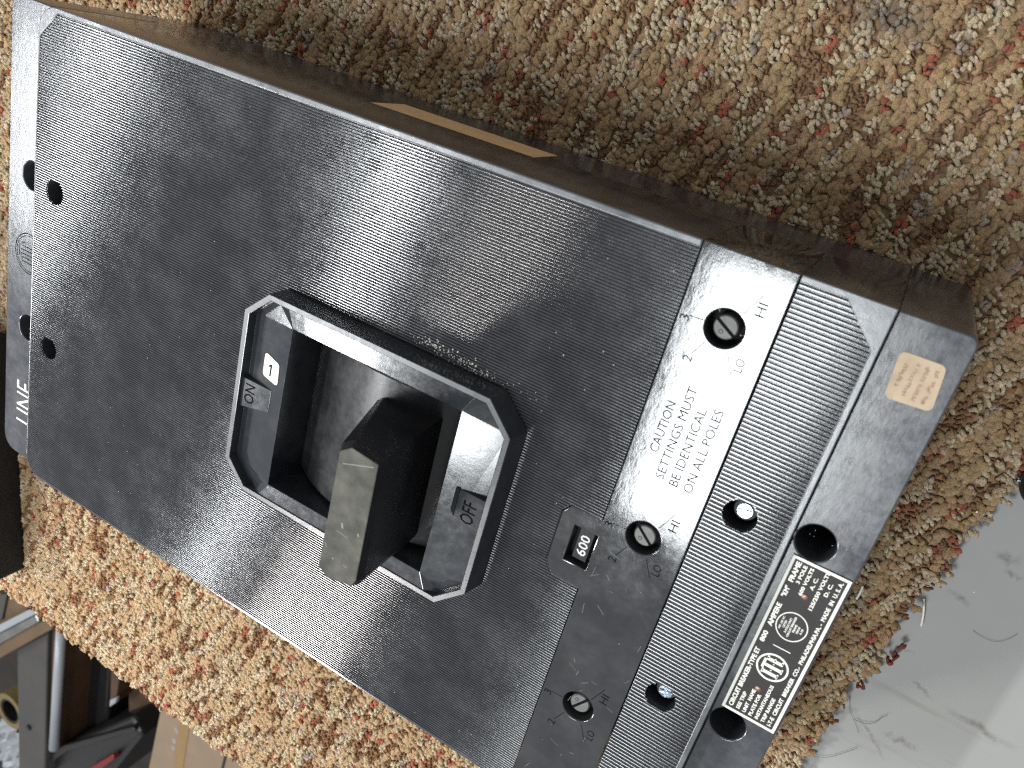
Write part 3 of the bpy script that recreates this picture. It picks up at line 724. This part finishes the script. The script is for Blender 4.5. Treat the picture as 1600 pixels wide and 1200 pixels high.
fibre([(1335, 1124), (1350, 1131), (1370, 1129), (1378, 1119), (1387, 1117)], -6.6, .09, M_hair, 'thin curved dark hair on the white table below the ragged carpet corner')
fibre([(1328, 1085), (1326, 1110), (1334, 1122), (1342, 1145)], -6.6, .07, M_hair, 'thin dark hair hanging straight down from the carpet edge onto the table')
fibre([(1272, 1181), (1292, 1184), (1312, 1178), (1340, 1168)], -6.6, .08, M_hair, 'fine pale brown hair near the bottom edge of the white table')
fibre([(1520, 985), (1540, 1000), (1570, 1003), (1590, 990)], -7.2, .06, M_hair, 'faint long hair lying alone on the bare white table')
for kx, ky in ((1396, 1030), (1405, 1022), (1352, 1068), (1412, 1008)):
    pts = [(kx + random.uniform(-14, 6), ky + random.uniform(-12, 10)) for _ in range(7)]
    P = from_px(pts, -4); 
    cu = bpy.data.curves.new('yarn_curl', 'CURVE'); cu.dimensions = '3D'; cu.bevel_depth = .55 * MM; cu.bevel_resolution = 1; cu.resolution_u = 4
    s = cu.splines.new('NURBS'); s.points.add(len(P) - 1); s.use_endpoint_u = True; s.order_u = 4
    for q, p in zip(s.points, P): q.co = (p[0] * MM, p[1] * MM, random.uniform(-5, -1) * MM, 1)
    link('yarn_curl', curve_mesh(cu), M_rust, CARPET)
# glinting crumbs in the pile
cr = []
for px in ((1340, 12), (1408, 215), (1474, 231), (1528, 407), (1522, 925), (1450, 765), (1526, 800)):
    P = from_px([px], 0.5)[0]; cr.append(([(P[0] + random.uniform(-.5, .5), P[1] + random.uniform(-.5, .5), P[2] + random.uniform(-.3, .5)) for _ in range(4)], [(0, 1, 2), (0, 2, 3), (0, 3, 1), (1, 3, 2)]))
o = pydata('glinting_crumbs', *join(cr), simple('glass_crumb', (0.9, 0.9, 0.92), 0.1, spec=1.0), CARPET, world=True); o['kind'] = 'stuff'

# ------------------------------------------------------------------ things on the floor level beyond the table edge
ZB = -358.8     # level of the tops of those things
def pxq(pts, z=ZB): return [(p[0], p[1]) for p in from_px(pts, z)]
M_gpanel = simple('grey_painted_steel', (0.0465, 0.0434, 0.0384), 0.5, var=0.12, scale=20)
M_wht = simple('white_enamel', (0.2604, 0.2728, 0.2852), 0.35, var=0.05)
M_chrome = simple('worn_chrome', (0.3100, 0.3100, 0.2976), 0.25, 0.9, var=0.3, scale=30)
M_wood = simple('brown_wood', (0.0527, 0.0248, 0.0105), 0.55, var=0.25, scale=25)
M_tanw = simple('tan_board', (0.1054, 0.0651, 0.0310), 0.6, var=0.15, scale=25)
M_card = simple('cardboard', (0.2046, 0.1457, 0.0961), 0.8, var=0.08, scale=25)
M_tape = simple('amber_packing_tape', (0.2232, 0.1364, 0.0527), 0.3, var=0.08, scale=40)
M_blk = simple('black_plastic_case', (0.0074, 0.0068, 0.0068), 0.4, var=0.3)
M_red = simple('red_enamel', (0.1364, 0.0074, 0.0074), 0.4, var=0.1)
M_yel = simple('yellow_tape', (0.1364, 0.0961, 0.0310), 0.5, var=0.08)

RK = empty('steel_rack', (-0.60, -1.15, -0.76), 'grey steel rack with a white tube and wooden side seen below the carpet edge', 'rack')
quad_block('side_panel', pxq([(26, 1010), (74, 988), (69, 1215), (29, 1215)]), -760, ZB, M_gpanel, RK, 3)
quad_block('wooden_side', pxq([(75, 980), (95, 970), (84, 1175), (71, 1178)]), -740, ZB - 6, M_wood, RK, 3)
P = pxq([(98, 975), (86, 1168)], ZB)
def tube(name, a, b, z, r, mat, parent, n=20):
    d = Vector((b[0] - a[0], b[1] - a[1])).normalized(); nx = (-d.y, d.x); vs, fs = [], []
    for e_ in (a, b):
        for i in range(n):
            t = 2 * math.pi * i / n; vs.append((e_[0] + nx[0] * r * math.cos(t), e_[1] + nx[1] * r * math.cos(t), z + r * math.sin(t)))
    fs = [(i, (i + 1) % n, n + (i + 1) % n, n + i) for i in range(n)] + [tuple(range(n)), tuple(range(n, 2 * n))[::-1]]
    o = pydata(name, vs, fs, mat, parent, world=True); o.data.polygons.foreach_set('use_smooth', [len(f) == 4 for f in fs]); return o
tube('white_tube', P[0], P[1], ZB + 2, 7.5, M_wht, RK)
lathe('bolt', *pxq([(46, 1136)])[0], [(5, ZB), (5, ZB + 3), (2, ZB + 4)], M_blk, RK, 12, world=True)

SB = empty('shelf_board', (-0.66, -1.0, -0.40), 'white topped shelf board with worn chrome edge below the left carpet corner', 'shelf')
quad_block('white_top', pxq([(-60, 1006), (50, 950), (55, 960), (-60, 1020)], ZB + 30), ZB + 10, ZB + 30, M_wht, SB, 2)
quad_block('chrome_edge', pxq([(-60, 1020), (55, 960), (60, 972), (-60, 1040)], ZB + 24), ZB + 6, ZB + 24, M_chrome, SB, 2)
quad_block('tan_board', pxq([(-60, 1040), (60, 971), (84, 968), (80, 984), (-60, 1062)], ZB + 18), ZB + 2, ZB + 18, M_tanw, SB, 2)
CBK = empty('cardboard_sheet', (-0.68, -0.95, -0.36), 'brown cardboard sheet behind the white topped shelf board', 'cardboard')
quad_block('sheet', pxq([(-60, 950), (-20, 918), (44, 948), (40, 962), (-40, 1000)], ZB - 12), ZB - 30, ZB - 12, M_tanw, CBK, 1)
quad_block('grey_backing_strip', pxq([(-40, 938), (11, 928), (3, 968), (-40, 985)], ZB - 8), ZB - 11.5, ZB - 8, M_gpanel, CBK, 1)

BXC = empty('cardboard_box', (-0.24, -1.03, -0.76), 'pale taped cardboard box under the table edge at the bottom', 'box')
qc = pxq([(252, 1095), (228, 1215), (470, 1290), (520, 1170)])
quad_block('carton', qc, -755, ZB, M_card, BXC, 4)
quad_block('packing_tape', pxq([(301, 1105), (283, 1112), (268, 1225), (282, 1229)]), ZB + .2, ZB + .8, M_tape, BXC, .1)
quad_block('flap_gap', pxq([(351, 1179), (355, 1181), (349, 1205), (345, 1204)]), ZB + .1, ZB + .5, M_blk, BXC, .1)
for (a, b, c, d_) in ((268, 1165, 270, 1172), (269, 1153, 272, 1161), (272, 1136, 276, 1146)):
    quad_block('printed_mark', pxq([(a, b), (a + 5, b + 1), (c + 4, d_ + 1), (c - 1, d_)]), ZB + .1, ZB + .4, simple('grey_print', (0.25, 0.22, 0.20), .8), BXC, .05)

TC = empty('tool_case', (-0.47, -1.13, -0.76), 'black plastic tool case with a red handle grip, in the dark under the table', 'tool case')
quad_block('case_body', pxq([(40, 1212), (102, 1162), (205, 1120), (222, 1150), (150, 1240)], ZB - 20), -755, ZB - 20, M_blk, TC, 8)
quad_block('case_rail', pxq([(42, 1200), (100, 1164), (207, 1136), (211, 1143), (104, 1174), (55, 1208)], ZB - 10), ZB - 19.5, ZB - 10, M_blk, TC, 3)
quad_block('red_grip', pxq([(133, 1204), (175, 1179), (178, 1187), (152, 1206)], ZB - 6), ZB - 19, ZB - 6, M_red, TC, 3)
DK = empty('dark_crate', (-0.47, -1.0, -0.76), 'dark crate in deep shade between the rack and the cardboard box', 'crate')
quad_block('crate_body', pxq([(106, 985), (172, 1040), (168, 1128), (98, 1160)], ZB - 60), -755, ZB - 60, M_blk, DK, 6)
WS = empty('pale_slat', (-0.43, -0.98, -0.76), 'narrow pale wooden slat standing beside the dark crate', 'slat')
quad_block('slat_body', pxq([(173, 1040), (187, 1052), (181, 1098), (171, 1104)], ZB - 30), -755, ZB - 30, M_wood, WS, 2)
quad_block('white_tip', pxq([(171, 1094), (182, 1090), (180, 1099), (170, 1106)], ZB - 22), ZB - 29.5, ZB - 22, M_wht, WS, 2)
WB = empty('wooden_block', (-0.36, -0.98, -0.76), 'reddish brown wooden block behind the cardboard box', 'block')
quad_block('block_body', pxq([(199, 1060), (250, 1095), (244, 1138), (200, 1132)], ZB - 60), -755, ZB - 60, M_wood, WB, 4)
YR = empty('tape_roll', (-0.67, -1.2, -0.42), 'yellow roll of tape at the left picture edge beside the grey rack', 'tape roll')
c0 = pxq([(4, 1118)])[0]
def annulus(name, cx, cy, r0, r1, z0, z1, mat, parent, n=36):
    vs, fs = [], []
    for i in range(n):
        t = 2 * math.pi * i / n
        for r, z in ((r1, z0), (r1, z1), (r0, z1), (r0, z0)): vs.append((cx + r * math.cos(t), cy + r * math.sin(t), z))
    for i in range(n):
        j = (i + 1) % n
        for k_ in range(4): fs.append((4 * i + k_, 4 * j + k_, 4 * j + (k_ + 1) % 4, 4 * i + (k_ + 1) % 4))
    return pydata(name, vs, fs, mat, parent, world=True)
annulus('tape_winding', c0[0], c0[1], 24, 34, ZB - 40, ZB - 12, M_yel, YR)
annulus('cardboard_core', c0[0], c0[1], 20, 23.8, ZB - 40, ZB - 13, M_blk, YR)
PP = from_px([(8, 1175)], ZB)[0]
vs, fs = [], []; g = 13
for i in range(g):
    for j in range(g): vs.append((PP[0] - 45 + 90 * i / (g - 1) + random.uniform(-3, 3), PP[1] - 70 + 110 * j / (g - 1) + random.uniform(-3, 3), ZB - 20 + random.uniform(-9, 9)))
for i in range(g - 1):
    for j in range(g - 1): fs.append((i * g + j, i * g + j + 1, (i + 1) * g + j + 1, (i + 1) * g + j))
o = pydata('crumpled_paper', vs, fs, M_wht, None, world=True)
md = o.modifiers.new('thickness', 'SOLIDIFY'); md.thickness = 0.0006
meta(o, 'crumpled white paper in the bottom left corner beside the grey rack', 'paper')
